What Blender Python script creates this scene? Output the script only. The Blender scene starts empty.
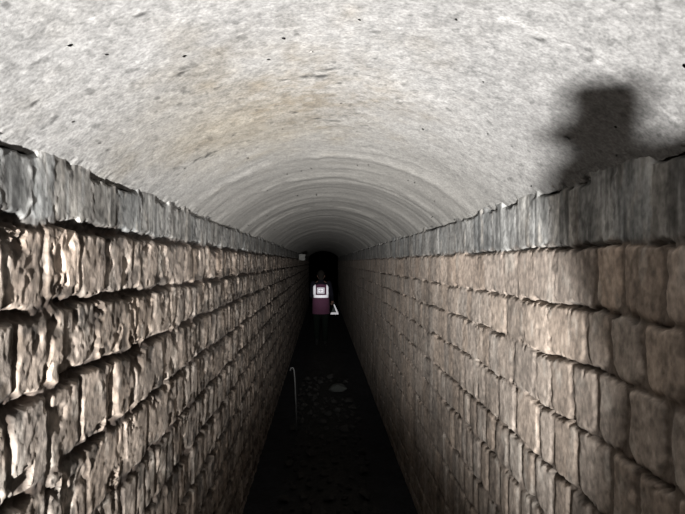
import bpy, bmesh, math, random
import numpy as np
from mathutils import Vector, Matrix
random.seed(4)
rng = np.random.default_rng(7)
C = bpy.context.scene.collection
CAMZ = 1.8            # lens height above the floor
XL, XR = -0.57, 0.69  # wall faces
F = 515.0
YAW, PITCH = math.radians(2.28), math.radians(0.56)

# ---------------------------------------------------------------- noise
def _hash(ix, iy, seed):
    h = (ix.astype(np.int64) * 374761393 + iy.astype(np.int64) * 668265263 + seed * 2147483647) & 0xffffffff
    h = ((h ^ (h >> 13)) * 1274126177) & 0xffffffff
    h = (h ^ (h >> 16)) * 2246822519 & 0xffffffff
    return ((h ^ (h >> 15)) & 0xffffff) / float(0xffffff)
def vnoise(x, y, seed=0):
    ix = np.floor(x); iy = np.floor(y)
    fx = x - ix; fy = y - iy
    fx = fx * fx * fx * (fx * (fx * 6 - 15) + 10); fy = fy * fy * fy * (fy * (fy * 6 - 15) + 10)
    a = _hash(ix, iy, seed); b = _hash(ix + 1, iy, seed); c = _hash(ix, iy + 1, seed); d = _hash(ix + 1, iy + 1, seed)
    return (a + (b - a) * fx) * (1 - fy) + (c + (d - c) * fx) * fy
def fbm(x, y, seed=0, octv=4, gain=0.5):
    t = 0; amp = 1; n = 0
    for k in range(octv):
        t = t + amp * (vnoise(x * 2 ** k + 17.3 * k, y * 2 ** k + 9.1 * k, seed + k * 31) * 2 - 1)
        n += amp; amp *= gain
    return t / n
def sstep(a, b, x):
    t = np.clip((x - a) / (b - a), 0, 1)
    return t * t * (3 - 2 * t)

def worley(x, y, seed=0):
    ix = np.floor(x); iy = np.floor(y)
    d1 = np.full(x.shape, 9.); d2 = np.full(x.shape, 9.); idv = np.zeros(x.shape); gx = np.zeros(x.shape); gy = np.zeros(x.shape)
    for dx in (-1, 0, 1):
        for dy in (-1, 0, 1):
            cx, cy = ix + dx, iy + dy
            px = cx + _hash(cx, cy, seed); py = cy + _hash(cx, cy, seed + 5)
            d = np.hypot(x - px, y - py)
            n = d < d1
            d2 = np.where(n, d1, np.minimum(d2, d))
            d1 = np.where(n, d, d1)
            idv = np.where(n, _hash(cx, cy, seed + 9), idv); gx = np.where(n, x - px, gx); gy = np.where(n, y - py, gy)
    return d1, d2, idv, gx, gy

# ---------------------------------------------------------------- helpers
def grid_mesh(name, P, col=None, flip=False, attrs=None):
    """P: (n, m, 3) array of points"""
    n, m, _ = P.shape
    me = bpy.data.meshes.new(name)
    me.vertices.add(n * m)
    me.vertices.foreach_set('co', P.reshape(-1).astype(np.float32))
    i, j = np.meshgrid(np.arange(n - 1), np.arange(m - 1), indexing='ij')
    a = (i * m + j).ravel()
    q = np.stack([a, a + 1, a + m + 1, a + m], 1) if not flip else np.stack([a, a + m, a + m + 1, a + 1], 1)
    nf = len(q)
    me.loops.add(nf * 4); me.polygons.add(nf)
    me.loops.foreach_set('vertex_index', q.ravel().astype(np.int32))
    me.polygons.foreach_set('loop_start', np.arange(0, nf * 4, 4, dtype=np.int32))
    me.polygons.foreach_set('loop_total', np.full(nf, 4, np.int32))
    me.polygons.foreach_set('use_smooth', np.ones(nf, bool))
    me.update(calc_edges=True)
    if col is not None:
        ca = me.color_attributes.new('Col', 'FLOAT_COLOR', 'POINT')
        c4 = np.ones((n * m, 4), np.float32); c4[:, :3] = np.clip(col.reshape(-1, 3), 0, 1)
        ca.data.foreach_set('color', c4.ravel())
    o = bpy.data.objects.new(name, me); C.objects.link(o)
    return o

def mat(name, color=(.5, .5, .5), rough=.9, nscale=30, namp=.25, bump=.0, bscale=60, metal=0, use_attr=False, stretch=(1, 1, 1), spec=.3):
    m = bpy.data.materials.new(name); m.use_nodes = True
    nt = m.node_tree; bs = nt.nodes['Principled BSDF']
    bs.inputs['Roughness'].default_value = rough
    bs.inputs['Metallic'].default_value = metal
    bs.inputs['Specular IOR Level'].default_value = spec
    tc = nt.nodes.new('ShaderNodeTexCoord')
    mp = nt.nodes.new('ShaderNodeMapping'); mp.inputs['Scale'].default_value = stretch
    nt.links.new(tc.outputs['Object'], mp.inputs['Vector'])
    no = nt.nodes.new('ShaderNodeTexNoise'); no.inputs['Scale'].default_value = nscale; no.inputs['Detail'].default_value = 5
    nt.links.new(mp.outputs[0], no.inputs['Vector'])
    mr = nt.nodes.new('ShaderNodeMapRange')
    mr.inputs['From Min'].default_value = .25; mr.inputs['From Max'].default_value = .75
    mr.inputs['To Min'].default_value = 1 - namp; mr.inputs['To Max'].default_value = 1 + namp
    nt.links.new(no.outputs['Fac'], mr.inputs['Value'])
    mx = nt.nodes.new('ShaderNodeVectorMath'); mx.operation = 'SCALE'
    if use_attr:
        at = nt.nodes.new('ShaderNodeAttribute'); at.attribute_name = 'Col'
        nt.links.new(at.outputs['Color'], mx.inputs[0])
    else:
        mx.inputs[0].default_value = color
    nt.links.new(mr.outputs[0], mx.inputs['Scale'])
    nt.links.new(mx.outputs[0], bs.inputs['Base Color'])
    if bump:
        n2 = nt.nodes.new('ShaderNodeTexNoise'); n2.inputs['Scale'].default_value = bscale; n2.inputs['Detail'].default_value = 6
        n2.inputs['Roughness'].default_value = .65
        nt.links.new(tc.outputs['Object'], n2.inputs['Vector'])
        b = nt.nodes.new('ShaderNodeBump'); b.inputs['Strength'].default_value = 1; b.inputs['Distance'].default_value = bump
        nt.links.new(n2.outputs['Fac'], b.inputs['Height']); nt.links.new(b.outputs[0], bs.inputs['Normal'])
    return m

def tag(o, label=None, cat=None, group=None, kind=None):
    if label: o['label'] = label
    if cat: o['category'] = cat
    if group: o['group'] = group
    if kind: o['kind'] = kind
    return o

M = dict(
    brick=mat('weathered_brick', use_attr=True, rough=.95, nscale=80, namp=.34, bump=.0009, bscale=130, stretch=(1, 1, .7)),
    plaster=mat('vault_plaster', use_attr=True, rough=.95, nscale=150, namp=.36, bump=.0009, bscale=150),
    floor=mat('floor_soil', use_attr=True, rough=.85, nscale=30, namp=.5, bump=.01, bscale=40),
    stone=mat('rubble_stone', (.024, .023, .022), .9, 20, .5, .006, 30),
    slab=mat('slab_stone', (.045, .048, .045), .9, 14, .4, .004, 30),
    block=mat('pale_block', (.12, .12, .115), .9, 20, .2, .004, 40),
    rod=mat('grey_rod', (.03, .03, .03), .5, 40, .2, metal=.3),
    skin=mat('skin', (.09, .05, .038), .6, 30, .08),
    hair=mat('dark_hair', (.006, .005, .004), .9, 80, .3, spec=.1),
    maroon=mat('maroon_cloth', (.05, .015, .033), .9, 60, .2, .002, 200),
    sleeve=mat('dark_sleeve', (.004, .0038, .006), .95, 60, .2, .002, 200, spec=.05),
    trousers=mat('dark_trousers', (.003, .0045, .0035), .95, 60, .2, .002, 200, spec=.05),
    shoe=mat('shoe_leather', (.006, .006, .006), .8, 40, .2, spec=.1),
    reflect=mat('reflective_tape', (.86, .85, .9), .6, 90, .06),
    ink=mat('print_ink', (.10, .07, .10), .8, 60, .1),
    bagcloth=mat('bag_cloth', (.03, .035, .035), .9, 60, .2),
    olive=mat('olive_jacket', (.07, .07, .05), .9, 60, .2, .002, 200),
)

# pixel column of the photo -> distance along a wall
def ywall(px, X):
    u = (px - 342.5) / F
    return abs(X) / abs(math.tan(math.atan(u) + YAW))

# ---------------------------------------------------------------- brick walls
def course_joints(known, X, wmin, wmax, r):
    ys = sorted(ywall(p, X) for p in known)
    out = [ys[0]]
    y = ys[0]
    while y > -3.6:
        y -= r.uniform(wmin, wmax); out.append(y)
    out = out[::-1] + ys[1:]
    y = out[-1]
    while y < 24:
        y += r.uniform(wmin, wmax) ; out.append(y)
    return np.array(out)

def y_samples(X):
    ys = [-3.4]
    while ys[-1] < 22.5:
        y = ys[-1]
        if y < .55: d = .03
        else: d = min(.03, max(.0038, y * y / (abs(X) * F) * .95))
        ys.append(y + d)
    return np.array(ys)

def brick_wall(name, X, sgn, bounds, joints, rough):
    """sgn: +1 -> relief grows towards +x (left wall), -1 -> towards -x"""
    r = random.Random(3 if sgn > 0 else 5)
    Y = y_samples(X)
    Zr = np.concatenate([np.arange(.264, -.75, -.0048), np.arange(-.75, -1.86, -.009)])
    S, Z = np.meshgrid(Y, Zr, indexing='ij')
    # wavy courses
    a = 1.3 if rough else 1.2
    S2 = S + a * (.010 * fbm(S * 7, Z * 7, 11) + .005 * fbm(S * 30, Z * 30, 12))
    Z2 = Z + a * (.012 * fbm(S * 5, Z * 3, 13) + .006 * fbm(S * 32, Z * 26, 14))
    n = len(bounds) - 1
    H = np.zeros_like(S); brickmask = np.zeros_like(S)
    col = np.zeros(S.shape + (3,))
    tint = np.zeros(S.shape + (3,)); grey = np.zeros_like(S)
    dcourse = np.full(S.shape, 9.)
    for i in range(n):
        zt, zb = bounds[i], bounds[i + 1]
        top = 9 if i == 0 else zt
        bot = -9 if i == n - 1 else zb
        m = (Z2 <= top) & (Z2 > bot)
        js = joints[i]
        k = np.clip(np.searchsorted(js, S2[m]) - 1, 0, len(js) - 2)
        w = js[k + 1] - js[k]; h = zt - zb
        nb = len(js)
        rr = np.random.default_rng(100 + i + (50 if sgn > 0 else 0))
        inset = rr.uniform(.002, .007 if rough else .006, nb)[k] + (0 if rough else .004)
        inz = rr.uniform(.003, .016 if rough else .007, nb)[k] if i else rr.uniform(.001, .004, nb)[k]
        inzb = rr.uniform(.002, .012 if rough else .006, nb)[k]
        lv = rr.uniform(-1, 1, nb)[k]; tx = rr.uniform(-1, 1, nb)[k]; tz = rr.uniform(-1, 1, nb)[k]
        u = S2[m] - js[k]; v = zt - Z2[m]           # v from the top down
        cx = w / 2; hx = w / 2 - inset
        vc = h / 2 + (inz - inzb) / 2; hz = (h - inz - inzb) / 2
        rad = np.minimum(.030 if not rough else .022, hx * .8)
        rad = np.where(v > vc, rad * 1.25, rad * .5); rad = np.minimum(rad, hx)
        qx = np.abs(u - cx) - hx + rad; qz = np.abs(v - vc) - hz + rad
        d = -(np.hypot(np.maximum(qx, 0), np.maximum(qz, 0)) + np.minimum(np.maximum(qx, qz), 0) - rad)
        s_, z_ = S[m], Z[m]
        d = d + (.0045 if rough else .0035) * fbm(s_ * 45, z_ * 38, 21) 
        e = .008 if rough else .012
        b = sstep(-.003, e, d)
        bm = sstep(-.002, .005, d)
        hj = sstep(.030, .010, np.minimum(v if i else v * 0 + 9, h - v))        # near a course line
        if rough:
            fill = np.clip(.38 + .75 * fbm(s_ * 9, z_ * 7, 26, 3), 0, .85) * (1 - .75 * hj * sstep(-.45, 0, fbm(s_ * 7, z_ * 2, 27, 3)))
        else:
            clear = np.clip(sstep(1.55, 1.25, s_) + .75 * sstep(-.42, -.62, z_) * sstep(3.2, 2.2, s_), 0, 1)
            fill = np.clip(1.0 + .55 * fbm(s_ * 7, z_ * 5, 26, 3), .45, 1) * (1 - .85 * clear) * (1 - .3 * hj)
        if i == 0: fill = np.clip(1.0 + .6 * fbm(s_ * 9, z_ * 1.5, 26, 3), .2, 1) * (1 - .5 * hj)
        b = b + (1 - b) * fill
        cm = np.maximum(bm, fill * (.8 if rough else .95))
        depth = .009 if rough else .009
        if i == 0: depth *= .6
        hh = b * depth
        hh = hh + bm * (lv * (.004 if rough else .0015) + tx * (u - cx) * (.015 if rough else .01) + tz * (v - vc) * (.04 if rough else .02)) * (1 - .6 * fill) * (.4 if i == 0 else 1)
        # chipped, vertically dragged faces
        hh = hh + (.3 + .7 * bm) * ((.0007 if rough else .0015) * fbm(s_ * 20, z_ * 14, 22, 4) + (.0007 if rough else .0008) * fbm(s_ * 85, z_ * 55, 23, 3))
        if i == 0: hh = hh * .65
        if rough and i:   # broken facets
            w1, w2, wi, wx, wy = worley(s_ * 21 + .8 * fbm(s_ * 30, z_ * 30, 28, 2), z_ * 13 + .8 * fbm(s_ * 30, z_ * 30, 29, 2), 8)
            hh = hh + bm * ((wi - .5) * .0015 + wx * (vnoise(wi * 97, wi * 31, 3) - .5) * .002 + wy * (vnoise(wi * 53, wi * 71, 4) - .5) * .004)
            hole = (wi > .84) * sstep(.02, .22, w2 - w1) * sstep(.075, .03, np.minimum(v, h - v))
            hh = hh - .012 * hole; cm = cm * (1 - .8 * hole)
        if rough:
            ch = sstep(.25, .5, fbm(s_ * 14 + 3.3 * i, z_ * 12, 24, 3))
            hh = hh - ch * .007 * (i > 0)
            bm = bm * (1 - .5 * ch * (i > 0))
        hh = hh + (1 - bm) * .004 * fbm(s_ * 60, z_ * 60, 25, 3)
        H[m] = hh; brickmask[m] = cm
        t1 = rr.uniform(-1, 1, nb)[k]; t2 = rr.uniform(-1, 1, nb)[k]
        base = np.array([.31, .259, .218]) if i else np.array([.205, .202, .193])
        if i == 1: base = np.array([.32, .262, .218])
        tt = base[None, :] * (1 + (.20 if i else .10) * t1[:, None]) * np.stack([1 + .035 * t2, np.ones_like(t2), 1 - .035 * t2], 1)
        tint[m] = tt
        grey[m] = (i == 0)
        dcourse[m] = np.minimum(v if i else 9, h - v)
    # colour: mortar against brick
    st = fbm(S * 16, Z * (7.0 if rough else 3.0), 31, 4)[..., None]; st2 = fbm(S * 5, Z * 4, 32, 4)[..., None]; sp = fbm(S * 60, Z * 40, 33, 3)[..., None]
    bcol = tint * (1 + .42 * st + .40 * st2 + .5 * sp)
    pale = sstep(.18, .55, fbm(S * 22, Z * 9, 34, 4) + .15 * st[..., 0])[..., None]
    bcol = bcol * (1 - .45 * pale) + np.array([.50, .46, .41]) * .45 * pale
    gs = sstep(.1, .5, fbm(S * 40, Z * 4.5, 35, 4))[..., None] * grey[..., None]
    bcol = bcol * (1 - .6 * gs) + np.array([.42, .42, .41]) * .6 * gs
    gd = sstep(.05, .5, fbm(S * 34, Z * 3.5, 36, 4))[..., None] * grey[..., None]
    bcol = bcol * (1 - .6 * gd)
    gl = sstep(.25, .6, fbm(S * 13, Z * 2.2, 47, 3))[..., None] * grey[..., None]
    bcol = bcol * (1 + .7 * gl)
    sk1 = sstep(.25, .6, fbm(S * 55, Z * 45, 44, 3))[..., None] * (1 if rough else .5)
    bcol = bcol * (1 - .6 * sk1)
    if rough:
        gap = sstep(.017, .006, np.abs(dcourse) + .012 * fbm(S * 30, Z * 30, 45, 3)) * sstep(-.30, .10, fbm(S * 9, Z * 2.5, 46, 3))
        H = H - .018 * gap
        soil = sstep(.10, .34, fbm(S * 15, Z * 13, 48, 4) + np.clip(.045 - dcourse, -.05, .045) * 7)
        H = H - .002 * soil * (1 - grey); soil = soil * (1 - grey)
        bcol = bcol * (1 - .66 * soil[..., None])
        lightp = sstep(.12, .4, fbm(S * 12, Z * 9, 49, 3))[..., None]
        bcol = bcol * (1 + .40 * lightp)
        bcol = bcol * (1 - .8 * gap[..., None])
        mcol = np.array([.050, .036, .028]) * (1 + .5 * sp)
        dk = sstep(.15, .5, fbm(S * 18, Z * 13, 37, 4))[..., None] * (1 - grey[..., None])
        bcol = bcol * (1 - .55 * dk) + np.array([.10, .075, .055]) * .55 * dk
    else:
        mcol = np.array([.12, .095, .077]) * (1 + .3 * sp)
        # below the mid height the joints are plastered over and only cracks follow the courses
        crack = sstep(.008, .002, np.abs(dcourse) + .007 * fbm(S * 45, Z * 45, 38, 3)) * sstep(-.25, .1, fbm(S * 9, Z * 3, 39, 3))
        H = H - .022 * crack
        mcol = mcol * (1 - .8 * crack[..., None])
        pit = sstep(.42, .62, fbm(S * 24, Z * 24, 40, 3)) * sstep(.03, 0, dcourse)
        H = H - .015 * pit; bcol = bcol * (1 - .65 * pit[..., None])
    bm = brickmask[..., None]
    col = (mcol * (1 - bm) + bcol * bm) * (.72 if rough else .80)
    # ragged bedding joint under the vault
    tj = sstep(.014, .004, np.abs(Z - (.216 if not rough else .220) - .010 * fbm(S * 26, Z * 0, 41)))
    tj = tj * sstep(-.35, .1, fbm(S * 11, Z * 0 + 3, 42, 3))
    H = H - .03 * tj; col = col * (1 - .8 * tj[..., None])
    # face points, relief set out from the wall plane
    P = np.stack([X + sgn * (H - .012), S, Z + CAMZ], -1)
    o = grid_mesh(name, P, col, flip=(sgn < 0))
    o.data.materials.append(M['brick'])
    # thickness behind the face
    sol = o.modifiers.new('thickness', 'SOLIDIFY'); sol.thickness = .22; sol.offset = -1
    o['kind'] = 'structure'
    return o

rl = random.Random(11)
bl = [.231, .08, -.094, -.265, -.45, -.638, -.825, -1.01, -1.19, -1.38, -1.57, -1.75, -1.90]
kl = [[35, 58, 95, 120, 144, 172, 192], [7, 45.5, 83, 108.5, 136, 160, 185], [17.5, 50, 66.5, 98, 138.5, 155, 172],
      [14, 52.5, 85, 114, 136, 165, 181], [51, 67, 90, 127, 150, 179]]
jl = [course_joints(kl[i] if i < len(kl) else [60 + 15 * rl.random()], XL, .07 if i == 0 else .08, .13 if i == 0 else .15, rl) for i in range(len(bl) - 1)]
br = [.225, .041, -.126, -.28, -.45, -.631, -.79, -.98, -1.14, -1.36, -1.58, -1.74, -1.90]
kr = [[490, 513, 527, 546, 575, 610.5, 648, 682], [491, 503, 516, 534, 553, 592, 621, 661], [490, 505, 521.6, 548, 583.7, 607, 641],
      [497, 512, 534, 549, 571, 593, 623.5, 663], [483, 497, 514, 537, 551, 574, 607, 632.7]]
jr = [course_joints(kr[i] if i < len(kr) else [600 + 15 * rl.random()], XR, .075, .15, rl) for i in range(len(br) - 1)]
wl = brick_wall('wall_left', XL, 1, bl, jl, True)
wr = brick_wall('wall_right', XR, -1, br, jr, False)

# ---------------------------------------------------------------- vault
CX, ZC, R0 = .06, -.426, .916
def vault():
    Y = y_samples(.75)
    a0 = math.asin((.63 + .004) / R0)
    T = np.linspace(-a0 - .03, a0 + .03, 520)
    S, A = np.meshgrid(Y, T, indexing='ij')
    arc = A * R0
    r = np.full_like(S, R0)
    far = sstep(1.3, 3.2, S)
    # circumferential shutter-board ridges
    ridge = fbm(S * 9 + .25 * fbm(arc * 2.2, S * 1, 51), arc * 1.3, 52, 3)
    ridge2 = fbm(S * 2.6 + .1 * fbm(arc * 1.5, S, 57), arc * .45, 58, 2)
    r = r + .005 * ridge * far + .010 * ridge2 * far
    r = r + .003 * fbm(S * 6, arc * 6, 53) + (1 - .7 * far) * (.0004 * fbm(S * 55, arc * 55, 54, 3))
    # step of the next shutter length on the right haunch
    step = sstep(.935, .915, S + .006 * fbm(arc * 14, S * 2, 55)) * sstep(.05, .35, arc)
    r = r - .001 * step
    rl_ = np.exp(-((S - .93 - .006 * fbm(arc * 14, S * 2, 55)) / .012) ** 2) * sstep(.2, .3, arc) * sstep(-.3, .2, fbm(arc * 9, S * 9, 56))
    # colour
    n1 = fbm(S * 3, arc * 3, 61, 4); n2 = fbm(S * 22, arc * 22, 62, 3); n3 = fbm(S * 70, arc * 70, 63, 2)
    base = np.array([.180, .177, .173]) * (1 + .06 * n1 + .09 * n2 + .30 * n3 * (1 - .6 * far))[..., None]
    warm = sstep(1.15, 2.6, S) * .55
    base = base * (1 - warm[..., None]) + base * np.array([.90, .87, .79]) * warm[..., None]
    base = base * (1 + .45 * rl_[..., None])
    # brown damp stain on the crown
    def blob(px, py, sx, sy, ang=0):
        u = (px - 342.5) / F; v = (257 - py) / F
        tx = math.tan(math.atan(u) + YAW); tz = (v + PITCH) / math.cos(math.atan(u)) * math.cos(math.atan(tx)) * (1)
        aa = tx * tx + tz * tz; bb = -2 * CX * tx - 2 * ZC * tz; cc = CX * CX + ZC * ZC - R0 * R0
        t = (-bb + math.sqrt(bb * bb - 4 * aa * cc)) / (2 * aa)
        yc = t; ac = math.asin((tx * t - CX) / R0) * R0
        du = (S - yc); dv = (arc - ac)
        c, s = math.cos(ang), math.sin(ang)
        return (((du * c + dv * s) / sx) ** 2 + ((-du * s + dv * c) / sy) ** 2)
    wob = 1 + .9 * fbm(S * 9, arc * 9, 64, 4)
    stain = np.exp(-blob(305, 98, .34, .28) * wob) * (.5 + .5 * sstep(-.3, .4, fbm(S * 30, arc * 30, 65, 3)))
    stain2 = np.exp(-blob(235, 130, .45, .26, .3) * wob)
    base = base * (1 - .40 * stain[..., None] * np.array([.85, 1, 1.2])) * (1 - .17 * stain2[..., None] * np.array([.5, .85, 1.5]))
    # thin black cracks and pits
    for px, py, sx, sy, an in [(208, 158, .016, .020, .4), (196, 163, .012, .014, .4), (216, 154, .009, .009, 0), (181, 77, .006, .009, 0), (305, 78, .007, .01, 0),
                               (286, 81, .005, .01, 0), (340, 83, .006, .012, 0), (295, 113, .008, .009, 0), (317, 119, .01, .014, 0),
                               (336, 121, .009, .02, 0), (233, 137, .008, .006, 0), (322, 77, .01, .02, .2), (330, 70, .008, .02, .3),
                               (33, 112, .006, .007, 0), (107, 154, .005, .006, 0), (538, 33, .006, .012, 0), (512, 143, .006, .006, 0), (375, 57, .006, .006, 0), (140, 22, .004, .01, 0)]:
        b = np.exp(-blob(px, py, sx, sy, an) * (1 + 1.1 * fbm(S * 60, arc * 60, 66, 2)))
        base = base * (1 - .8 * b[..., None]); r = r + .002 * b
    # lime streaks on the shutter ridges
    sr = sstep(.18, .5, fbm(S * 11 + .3 * fbm(arc * 2.2, S, 51), arc * 1.6, 67, 3)) * far
    base = base * (1 + .28 * sr[..., None])
    dr = sstep(.12, .5, fbm(S * 8 + .3 * fbm(arc * 2.2, S, 71), arc * 1.4, 68, 3)) * far
    base = base * (1 - .16 * dr[..., None])
    for yc, wdt, k in [(4.5, .16, .55), (7.2, .20, .5), (2.35, .06, .10), (2.9, .07, .15)]:
        yy = yc + .10 * fbm(arc * 4, S * 0 + yc, 69) 
        q = np.exp(-((S - yy) / wdt) ** 2) * sstep(-.5, .2, fbm(arc * 6, S * 3, 70, 3))
        base = base * (1 + k * q[..., None]); r = r - .006 * q
    q = sstep(.55, .7, fbm(S * 35, arc * 35, 72, 2)) * (1 - far)
    base = base * (1 - .35 * q[..., None])
    X = CX + r * np.sin(A); Z = ZC + r * np.cos(A)
    # ragged lower edge of the plaster
    e = (np.abs(A) > a0 - .012)
    Z = np.where(e, Z + .004 * fbm(S * 40, A * 3, 73), Z)
    P = np.stack([X, S, Z + CAMZ], -1)
    o = grid_mesh('ceiling', P, base, flip=True)
    o.data.materials.append(M['plaster'])
    sol = o.modifiers.new('thickness', 'SOLIDIFY'); sol.thickness = .2; sol.offset = -1
    o['kind'] = 'structure'
    return o
vault()

# ---------------------------------------------------------------- floor
def floor_h(x, y):
    return .05 * np.exp(-((x - .06) / .33) ** 4) + .012 * fbm(np.asarray(y) * 6., np.asarray(x) * 6., 81, 4) - .02
def floor():
    Y = np.concatenate([np.arange(-3.4, 2.5, .05), np.arange(2.5, 12, .02), np.arange(12, 22.6, .08)])
    Xs = np.linspace(-.72, .84, 130)
    S, XX = np.meshgrid(Y, Xs, indexing='ij')
    H = floor_h(XX, S) + .006 * fbm(S * 22, XX * 22, 82, 3) * np.exp(-((XX - .06) / .33) ** 4)
    n = fbm(S * 9, XX * 9, 83, 4)[..., None]
    mid = np.exp(-((XX - .06) / .33) ** 4)[..., None]
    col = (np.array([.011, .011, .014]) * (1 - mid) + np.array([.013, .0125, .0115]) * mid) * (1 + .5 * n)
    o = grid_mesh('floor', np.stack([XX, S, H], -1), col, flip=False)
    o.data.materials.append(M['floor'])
    sol = o.modifiers.new('thickness', 'SOLIDIFY'); sol.thickness = .1; sol.offset = -1
    o['kind'] = 'structure'
floor()

# ---------------------------------------------------------------- loose stones
def rock_mesh(name, seed, flat=.6, bev=True):
    r = random.Random(seed)
    bm = bmesh.new()
    pts = []
    for _ in range(16):
        v = Vector((r.gauss(0, 1), r.gauss(0, 1), r.gauss(0, 1))).normalized()
        pts.append(bm.verts.new((v.x * r.uniform(.75, 1), v.y * r.uniform(.6, .9), v.z * flat)))
    res = bmesh.ops.convex_hull(bm, input=bm.verts)
    bmesh.ops.delete(bm, geom=[g for g in res['geom_interior'] if isinstance(g, bmesh.types.BMVert)], context='VERTS')
    bmesh.ops.bevel(bm, geom=bm.edges[:], offset=.07, segments=2, affect='EDGES', profile=.6)
    bmesh.ops.recalc_face_normals(bm, faces=bm.faces)
    me = bpy.data.meshes.new(name); bm.to_mesh(me); bm.free()
    return me
protos = [rock_mesh('loose_stone', s) for s in range(7)]
for me in protos: me.materials.append(M['stone'])
rs = random.Random(22)
placed = []
first = None
tries = 0
while len(placed) < 190 and tries < 20000:
    tries += 1
    y = 3.3 + (rs.random() ** 1.25) * 4.6
    x = .05 + rs.uniform(-.36, .36)
    s = rs.choice([.026, .034, .042, .055, .068]) * rs.uniform(.8, 1.15)
    if any((x - a) ** 2 + (y - b) ** 2 < (s + c) ** 2 * 1.2 for a, b, c in placed): continue
    if abs(y - 7.1) < .4 and abs(x - .25) < .3: continue
    if abs(x + .26) < .1 and abs(y - 5.35) < .1: continue
    placed.append((x, y, s))
    src = first or bpy.data.objects.new('loose_stone', protos[0])
    o = src.copy() if first else src
    o.data = protos[rs.randrange(7)]
    o.location = (x, y, float(floor_h(x, y)) + s * .42)
    o.scale = (s, s, s); o.rotation_euler = (rs.uniform(-.25, .25), rs.uniform(-.25, .25), rs.uniform(0, 6.3))
    C.objects.link(o)
    tag(o, 'small dark loose stone lying in the rubble down the middle of the tunnel floor', 'stone', 'loose stones on the tunnel floor')
    first = first or o

sl = rock_mesh('stone_slab', 33, .5); sl.materials.append(M['slab'])
o = bpy.data.objects.new('stone_slab', sl); C.objects.link(o)
o.location = (.23, 7.1, float(floor_h(.23, 7.1)) + .045); o.scale = (.17, .16, .11); o.rotation_euler = (.1, 0, .3)
tag(o, 'flat greyish stone slab, widest on the dark floor, at the far end of the rubble', 'stone')

# pale block sitting at the head of the left wall, deep in the tunnel
def box_bm(bm, c, s, rot=None):
    m = Matrix.Translation(c) @ (rot or Matrix.Identity(4)) @ Matrix.Diagonal((s[0], s[1], s[2], 1))
    return bmesh.ops.create_cube(bm, size=1, matrix=m)['verts']
def obj(name, bm, m, parent=None, smooth=False):
    me = bpy.data.meshes.new(name); bm.to_mesh(me); bm.free()
    if smooth:
        for p in me.polygons: p.use_smooth = True
    me.materials.append(m)
    o = bpy.data.objects.new(name, me); C.objects.link(o); o.parent = parent
    return o
bm = bmesh.new(); box_bm(bm, (0, 0, 0), (.19, .35, .15))
bmesh.ops.subdivide_edges(bm, edges=bm.edges[:], cuts=3, use_grid_fill=True)
rb = random.Random(2)
for v in bm.verts: v.co += Vector((rb.uniform(-1, 1), rb.uniform(-1, 1), rb.uniform(-1, 1))) * .008
bmesh.ops.bevel(bm, geom=[e for e in bm.edges if e.calc_face_angle(0) > .9], offset=.006, segments=1, affect='EDGES')
o = obj('stone_block', bm, M['block']); o.location = (-.52, 13.2, CAMZ + .12)
tag(o, 'pale block jutting from the head of the left brick wall, beyond the person', 'block')

# ---------------------------------------------------------------- tubes
def tube_bm(bm, pts, rad, seg=14, cap=True):
    """closed round-capped tube; rad entries r or (rx, ry)"""
    P = [Vector(p) for p in pts]
    R = [(q, q) if not isinstance(q, tuple) else q for q in rad]
    # rounded caps
    def ext(P, R, k, dirn):
        a, r = P[k], R[k]; d = (P[k] - P[k + dirn]).normalized()
        return [(a + d * min(r) * math.sin(t), (r[0] * math.cos(t), r[1] * math.cos(t))) for t in (.5, 1.0, 1.35)]
    if cap:
        s = ext(P, R, 0, 1)[::-1]; e = ext(P, R, len(P) - 1, -1)
        Q = s + list(zip(P, R)) + e
    else:
        Q = list(zip(P, R))
    rings = []
    prev = None
    for i, (p, r) in enumerate(Q):
        a = Q[max(i - 1, 0)][0]; b = Q[min(i + 1, len(Q) - 1)][0]
        t = (b - a).normalized()
        ref = Vector((0, 1, 0)) if abs(t.y) < .9 else Vector((0, 0, 1))
        x = ref.cross(t).normalized() if prev is None else (prev - t * prev.dot(t)).normalized()
        prev = x; y = t.cross(x)
        rings.append([bm.verts.new(p + x * r[0] * math.cos(k * 2 * math.pi / seg) + y * r[1] * math.sin(k * 2 * math.pi / seg)) for k in range(seg)])
    for a, b in zip(rings, rings[1:]):
        for k in range(seg):
            bm.faces.new((a[k], a[(k + 1) % seg], b[(k + 1) % seg], b[k]))
    bm.faces.new(rings[0][::-1]); bm.faces.new(rings[-1])

# hooked rod
rod = bmesh.new()
tube_bm(rod, [(0, 0, 0), (-.004, .0, .3), (-.018, 0, .60), (-.026, 0, .69), (-.038, 0, .715), (-.055, .0, .715), (-.065, 0, .69)], [.009] * 7, 10)
o = obj('hooked_rod', rod, M['rod'], smooth=True); o.location = (-.262, 5.35, float(floor_h(-.262, 5.35)) - .01)
tag(o, 'thin grey rod with a bent top standing near the foot of the left wall', 'rod')

# ---------------------------------------------------------------- people
def blob(name, prims, m, parent, voxel=.01, smooth=3):
    bm = bmesh.new()
    for p in prims:
        if p[0] == 't': tube_bm(bm, p[1], p[2], 16)
        elif p[0] == 'e':
            rot = p[3] if len(p) > 3 else Matrix.Identity(4)
            bmesh.ops.create_icosphere(bm, subdivisions=3, radius=1, matrix=Matrix.Translation(p[1]) @ rot @ Matrix.Diagonal((*p[2], 1)))
        elif p[0] == 'b': box_bm(bm, p[1], p[2])
    bmesh.ops.recalc_face_normals(bm, faces=bm.faces)
    o = obj(name, bm, m, parent, True)
    rm = o.modifiers.new('remesh', 'REMESH'); rm.mode = 'VOXEL'; rm.voxel_size = voxel; rm.use_smooth_shade = True
    if smooth:
        sm = o.modifiers.new('smooth', 'SMOOTH'); sm.iterations = smooth; sm.factor = .5
    return o

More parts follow.
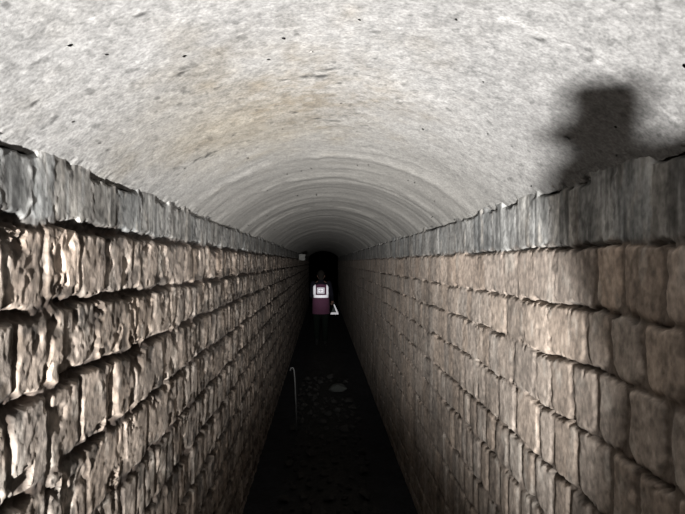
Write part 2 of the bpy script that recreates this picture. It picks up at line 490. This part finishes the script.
def hand_prims(w, d, side, curl=.5):
    """w wrist, d direction of the palm (down-ish); side +1/-1 thumb towards +x*side ; returns tubes"""
    w = Vector(w); d = Vector(d).normalized()
    f = Vector((0, 1, 0)); f = (f - d * f.dot(d)).normalized()      # fingers spread along f (front/back)
    n = d.cross(f).normalized() * side                               # palm normal, towards the body
    out = [('t', [w - d * .02, w + d * .04, w + d * .085], [(.024, .024), (.030, .036), (.022, .036)])]
    for i, (off, L) in enumerate([(.030, .068), (.011, .078), (-.009, .072), (-.028, .056)]):
        b = w + d * .078 + f * off
        a1 = b + (d * math.cos(curl * .5) + n * math.sin(curl * .5)) * L * .42
        a2 = a1 + (d * math.cos(curl * 1.6) + n * math.sin(curl * 1.6)) * L * .33
        a3 = a2 + (d * math.cos(curl * 2.6) + n * math.sin(curl * 2.6)) * L * .25
        out.append(('t', [b - d * .02, b, a1, a2, a3], [.0085, .009, .0085, .0078, .0065]))
    b = w + d * .022 + f * .026
    a1 = b + (d * .7 + f * .6 + n * .35).normalized() * .038
    a2 = a1 + (d * .9 + f * .15 + n * .45).normalized() * .028
    out.append(('t', [b - d * .01, b, a1, a2], [.013, .012, .0105, .008]))
    return out

def person(root, Hs, arms, legs, top_mat, hair_long=False, jacket_bottom=.68, hoff=(0, 0, 0), turn=0, bulk=1.0):
    """figure facing +y in its own frame; Hs height; arms {'L':(shoulder, elbow, wrist)}"""
    k = Hs / 1.7
    V = lambda x, y, z: Vector((x * k, y * k, z * k))
    head = V(hoff[0], .015 + hoff[1], 1.575 + hoff[2])
    HR = Matrix.Rotation(turn, 3, 'Z'); H4 = HR.to_4x4()
    hd = lambda x, y, z: head + HR @ Vector((x, y, z))
    sk = [('e', head, (.073 * k, .092 * k, .108 * k), H4), ('e', hd(0, .03, -.05), (.055 * k, .06 * k, .062 * k), H4),
          ('e', hd(0, .100, -.012), (.011 * k, .018 * k, .022 * k), H4),
          ('e', hd(0, .088, -.055), (.024 * k, .010 * k, .008 * k), H4),
          ('e', hd(.075, 0, -.008), (.010 * k, .018 * k, .032 * k), H4), ('e', hd(-.075, 0, -.008), (.010 * k, .018 * k, .032 * k), H4),
          ('t', [V(0, -.005, 1.38), V(0, .0, 1.44) + V(*hoff) * .45, head - V(0, .005, .045)], [.07 * k, .052 * k, .05 * k]),
          ('t', [V(0, 0, .93), V(0, 0, 1.05), V(0, 0, 1.2), V(0, 0, 1.36)], [(.145 * k, .10 * k), (.12 * k, .085 * k), (.15 * k, .10 * k), (.14 * k, .08 * k)])]
    jk = []
    for s, key in ((-1, 'L'), (1, 'R')):
        sh, el, wr = [V(*q) for q in arms[key]]
        sk.append(('t', [sh, (sh + el) / 2, el, (el * .7 + wr * .3), wr], [.045 * k, .042 * k, .036 * k, .036 * k, .024 * k]))
        sk += hand_prims(wr, Vector(arms[key + 'd']) if key + 'd' in arms else wr - el, -s, .55)
        hp, kn, an = [V(*q) for q in legs[key]]
        sk.append(('t', [hp, (hp + kn) / 2, kn, kn * .65 + an * .35, an], [.085 * k, .070 * k, .052 * k, .052 * k, .036 * k]))
        jk.append(('t', [sh, (sh + el) / 2, el, wr * .9 + el * .1], [.060 * k * bulk, .055 * k * bulk, .049 * k * bulk, .038 * k * bulk]))
    body = blob('body', sk, M['skin'], root, .009, 2)
    for s in (-1, 1):   # eyes
        bm = bmesh.new()
        bmesh.ops.create_uvsphere(bm, u_segments=12, v_segments=8, radius=.011 * k, matrix=Matrix.Translation(hd(s * .031, .081, .006)))
        obj('eye', bm, M['ink'], body, True)
    hp_ = [('e', hd(0, -.016, .022), (.082 * k, .094 * k, .100 * k), H4)]
    if hair_long: hp_.append(('e', hd(0, -.07, -.06), (.05 * k, .035 * k, .07 * k)))
    blob('hair', hp_, M['hair'], root, .009, 2)
    tor = ('t', [V(0, 0, jacket_bottom + .04), V(0, 0, .98), V(0, 0, 1.12), V(0, 0, 1.28), V(0, -.005, 1.36), V(0, -.005, 1.42)],
           [(.180 * k, .135 * k), (.175 * k, .125 * k), (.165 * k, .115 * k), (.178 * k, .118 * k), (.165 * k, .095 * k), (.07 * k, .062 * k)])
    jac = blob('jacket', jk + [tor], top_mat, root, .009, 3)
    tr = []
    for key in 'LR':
        hp, kn, an = [V(*q) for q in legs[key]]
        tr.append(('t', [hp, (hp + kn) / 2, kn, an + (kn - an) * .1], [.10 * k, .088 * k, .070 * k, .058 * k]))
        ank = an
    tr.append(('t', [V(0, 0, .84), V(0, 0, .98)], [(.165 * k, .12 * k), (.16 * k, .115 * k)]))
    blob('trousers', tr, M['trousers'], root, .01, 3)
    for key in 'LR':
        an = V(*legs[key][2])
        f = Vector((0, 1, 0))
        b = [('t', [an + Vector((0, -.03, -.035)), an + Vector((0, .06, -.045)), an + Vector((0, .16, -.055))], [(.042, .042), (.045, .036), (.040, .026)]),
             ('t', [an + Vector((0, -.01, .04)), an + Vector((0, -.01, -.02))], [.045, .045])]
        blob('shoe', b, M['shoe'], root, .008, 1)
    return body, jac

# person walking away down the tunnel -------------------------------------
PY = 10.7
fz = float(floor_h(-.01, PY))
root = bpy.data.objects.new('person', None); C.objects.link(root)
root.location = (-.02, PY, fz + .02)
tag(root, 'person seen from behind in a maroon safety vest with white reflective bands, walking away', 'person')
Hs = 1.62
arms = {'L': ((-.17, 0, 1.37), (-.205, .0, 1.10), (-.12, .20, 1.0)), 'R': ((.17, 0, 1.37), (.225, -.08, 1.13), (.245, .06, 1.0))}
legs = {'L': ((-.085, 0, .90), (-.095, .06, .49), (-.09, -.05, .10)), 'R': ((.085, 0, .90), (.09, .03, .50), (.09, .12, .09))}
person(root, Hs, arms, legs, M['sleeve'], True, jacket_bottom=.78, hoff=(0, .03, -.035))
k = Hs / 1.7
# vest: closed shell around the torso
def ring(z, rx, ry, n=28, cy=0):
    return [Vector((rx * math.cos(2 * math.pi * i / n), cy + ry * math.sin(2 * math.pi * i / n), z)) for i in range(n)]
prof = [(.70, .186, .145), (.85, .184, .140), (.95, .182, .134), (1.06, .176, .126), (1.18, .178, .124), (1.28, .184, .126), (1.335, .165, .112), (1.365, .105, .085)]
def vest_r(z):
    for (a, b, c), (d, e, f) in zip(prof, prof[1:]):
        if a <= z <= d:
            t = (z - a) / (d - a); return b + (e - b) * t, c + (f - c) * t
    return prof[-1][1:]
bm = bmesh.new()
rings = [[bm.verts.new(v) for v in ring(z * k, rx * k, ry * k)] for z, rx, ry in prof]
for a, b in zip(rings, rings[1:]):
    for i in range(28): bm.faces.new((a[i], a[(i + 1) % 28], b[(i + 1) % 28], b[i]))
vest = obj('safety_vest', bm, M['maroon'], root, True)
so = vest.modifiers.new('cloth', 'SOLIDIFY'); so.thickness = .006; so.offset = 1
su = vest.modifiers.new('sub', 'SUBSURF'); su.levels = 1; su.render_levels = 1
def on_vest(x, z, out=.010):
    rx, ry = vest_r(z); rx *= k; ry *= k
    x = max(-rx * .98, min(rx * .98, x))
    return Vector((x, -(ry * math.sqrt(1 - (x / rx) ** 2)) - out, z * k))
def patch(name, x0, x1, z0, z1, m, parent, out=.010, th=.004):
    bm = bmesh.new(); nx, nz = 10, 6
    g = [[bm.verts.new(on_vest((x0 + (x1 - x0) * i / nx) * k, z0 + (z1 - z0) * j / nz, out)) for i in range(nx + 1)] for j in range(nz + 1)]
    for j in range(nz):
        for i in range(nx): bm.faces.new((g[j][i], g[j][i + 1], g[j + 1][i + 1], g[j + 1][i]))
    o = obj(name, bm, m, parent, True)
    s = o.modifiers.new('t', 'SOLIDIFY'); s.thickness = th; s.offset = 1
    return o
patch('reflective_band', -.172, .172, 1.065, 1.125, M['reflect'], vest)['label'] = 'white horizontal reflective band'
patch('reflective_band', -.168, -.115, 1.125, 1.345, M['reflect'], vest)['label'] = 'white left shoulder band'
patch('reflective_band', .115, .162, 1.125, 1.345, M['reflect'], vest)['label'] = 'white right shoulder band'
pan = patch('back_print', -.085, .075, 1.155, 1.285, M['reflect'], vest)
pan['label'] = 'white printed panel between the bands'
for (a, b, c, d) in [(-.070, .060, 1.168, 1.176), (-.070, .060, 1.262, 1.270), (-.070, -.062, 1.168, 1.27), (.052, .060, 1.168, 1.27), (-.045, .035, 1.216, 1.224), (-.010, -.002, 1.19, 1.25)]:
    patch('print_stroke', a, b, c, d, M['ink'], pan, out=.016, th=.003)

# triangular bag in the right hand
wr = Vector((.245, .06, 1.0)) * k
hand = wr + Vector((.01, .05, -.05))
bag = bpy.data.objects.new('triangular_bag', None); C.objects.link(bag)
bag.location = Vector(root.location) + hand + Vector((.028, -.03, -.028)); bag.scale = (.86, .86, .86)
tag(bag, 'dark triangular bag with broad white edges hanging from the right hand of the person', 'bag')
def prism(name, pts, y0, y1, m, parent):
    bm = bmesh.new()
    a = [bm.verts.new((x, y0, z)) for x, z in pts]; b = [bm.verts.new((x, y1, z)) for x, z in pts]
    bm.faces.new(a); bm.faces.new(b[::-1])
    n = len(pts)
    for i in range(n): bm.faces.new((a[i], b[i], b[(i + 1) % n], a[(i + 1) % n]))
    bmesh.ops.recalc_face_normals(bm, faces=bm.faces)
    bmesh.ops.bevel(bm, geom=bm.edges[:], offset=.004, segments=2, affect='EDGES')
    return obj(name, bm, m, parent)
prism('bag_body', [(-.075, -.235), (.085, -.235), (.0, -.03)], -.03, .03, M['bagcloth'], bag)
prism('white_edge', [(-.090, -.255), (.110, -.255), (.098, -.205), (-.070, -.205)], -.036, .036, M['reflect'], bag)
prism('white_edge', [(.102, -.215), (.060, -.215), (-.012, -.015), (.012, -.015)], -.036, .036, M['reflect'], bag)
bm = bmesh.new()
tube_bm(bm, [(-.012, 0, -.03), (-.02, 0, .0), (0, 0, .03), (.02, 0, 0), (.012, 0, -.03)], [.006] * 5, 8)
obj('handle', bm, M['bagcloth'], bag, True)

# unseen figure added behind the lens, posed to cast the upper-right shadow -------------------
ph = bpy.data.objects.new('shadow_casting_person', None); C.objects.link(ph)
arms = {'L': ((-.17, 0, 1.37), (-.20, -.02, 1.09), (-.19, .04, .85)), 'R': ((.17, 0, 1.37), (.35, -.015, 1.185), (.25, .062, 1.42)), 'Rd': (-.1, .35, .9)}
legs = {'L': ((-.085, 0, .90), (-.09, .02, .50), (-.09, -.02, .09)), 'R': ((.085, 0, .90), (.09, .02, .50), (.09, -.02, .09))}
person(ph, 1.85, arms, legs, M['olive'], False, jacket_bottom=.78, hoff=(0, -.07, .0), turn=math.radians(-60), bulk=1.45)
PHX, PHY = .334, -.50
ph.location = (PHX, PHY, float(floor_h(PHX, PHY)) + .02); ph.rotation_euler = (0, 0, math.radians(85))
tag(ph, 'unseen person in an olive jacket added behind the viewpoint, one hand raised to cast the upper right shadow', 'person')

# ---------------------------------------------------------------- light
def spot(name, loc, target, energy, size, blend, radius, color=(1, .97, .93)):
    l = bpy.data.lights.new(name, 'SPOT'); l.energy = energy; l.spot_size = math.radians(size); l.spot_blend = blend
    l.shadow_soft_size = radius; l.color = color
    o = bpy.data.objects.new(name, l); C.objects.link(o); o.location = loc
    o.rotation_euler = (Vector(target) - Vector(loc)).to_track_quat('-Z', 'Y').to_euler()
    return o
spot('torch_light', (-.20, -2.0, CAMZ - .80), (.06, 3.0, CAMZ + .42), 4600, 43, 1.0, .045, (1, .985, .965))
spot('far_wall_fill', (.04, -.02, CAMZ + .03), (.05, 3.0, CAMZ + .15), 500, 46, 1.0, .01, (1, .985, .965))  # added fill at the lens, brightens the walls farther down the tunnel
spot('vest_fill_beam', (0.0, -.12, CAMZ + .10), (-.01, PY, CAMZ - .64), 1100, 4.0, .8, .01, (.96, .96, 1))  # added narrow beam that only brightens the distant vest
w = bpy.data.worlds.new('World'); bpy.context.scene.world = w; w.use_nodes = True
w.node_tree.nodes['Background'].inputs[0].default_value = (0, 0, 0, 1)

# ---------------------------------------------------------------- camera
cam = bpy.data.cameras.new('camera'); co = bpy.data.objects.new('camera', cam); C.objects.link(co)
cam.sensor_width = 36; cam.lens = 36 * F / 685; cam.clip_start = .02
co.location = (0, 0, CAMZ); co.rotation_euler = (math.pi / 2 + PITCH, 0, -YAW)
sc = bpy.context.scene
sc.camera = co
sc.view_settings.view_transform = 'Standard'; sc.view_settings.look = 'None'
sc.view_settings.exposure = 0; sc.view_settings.gamma = 1
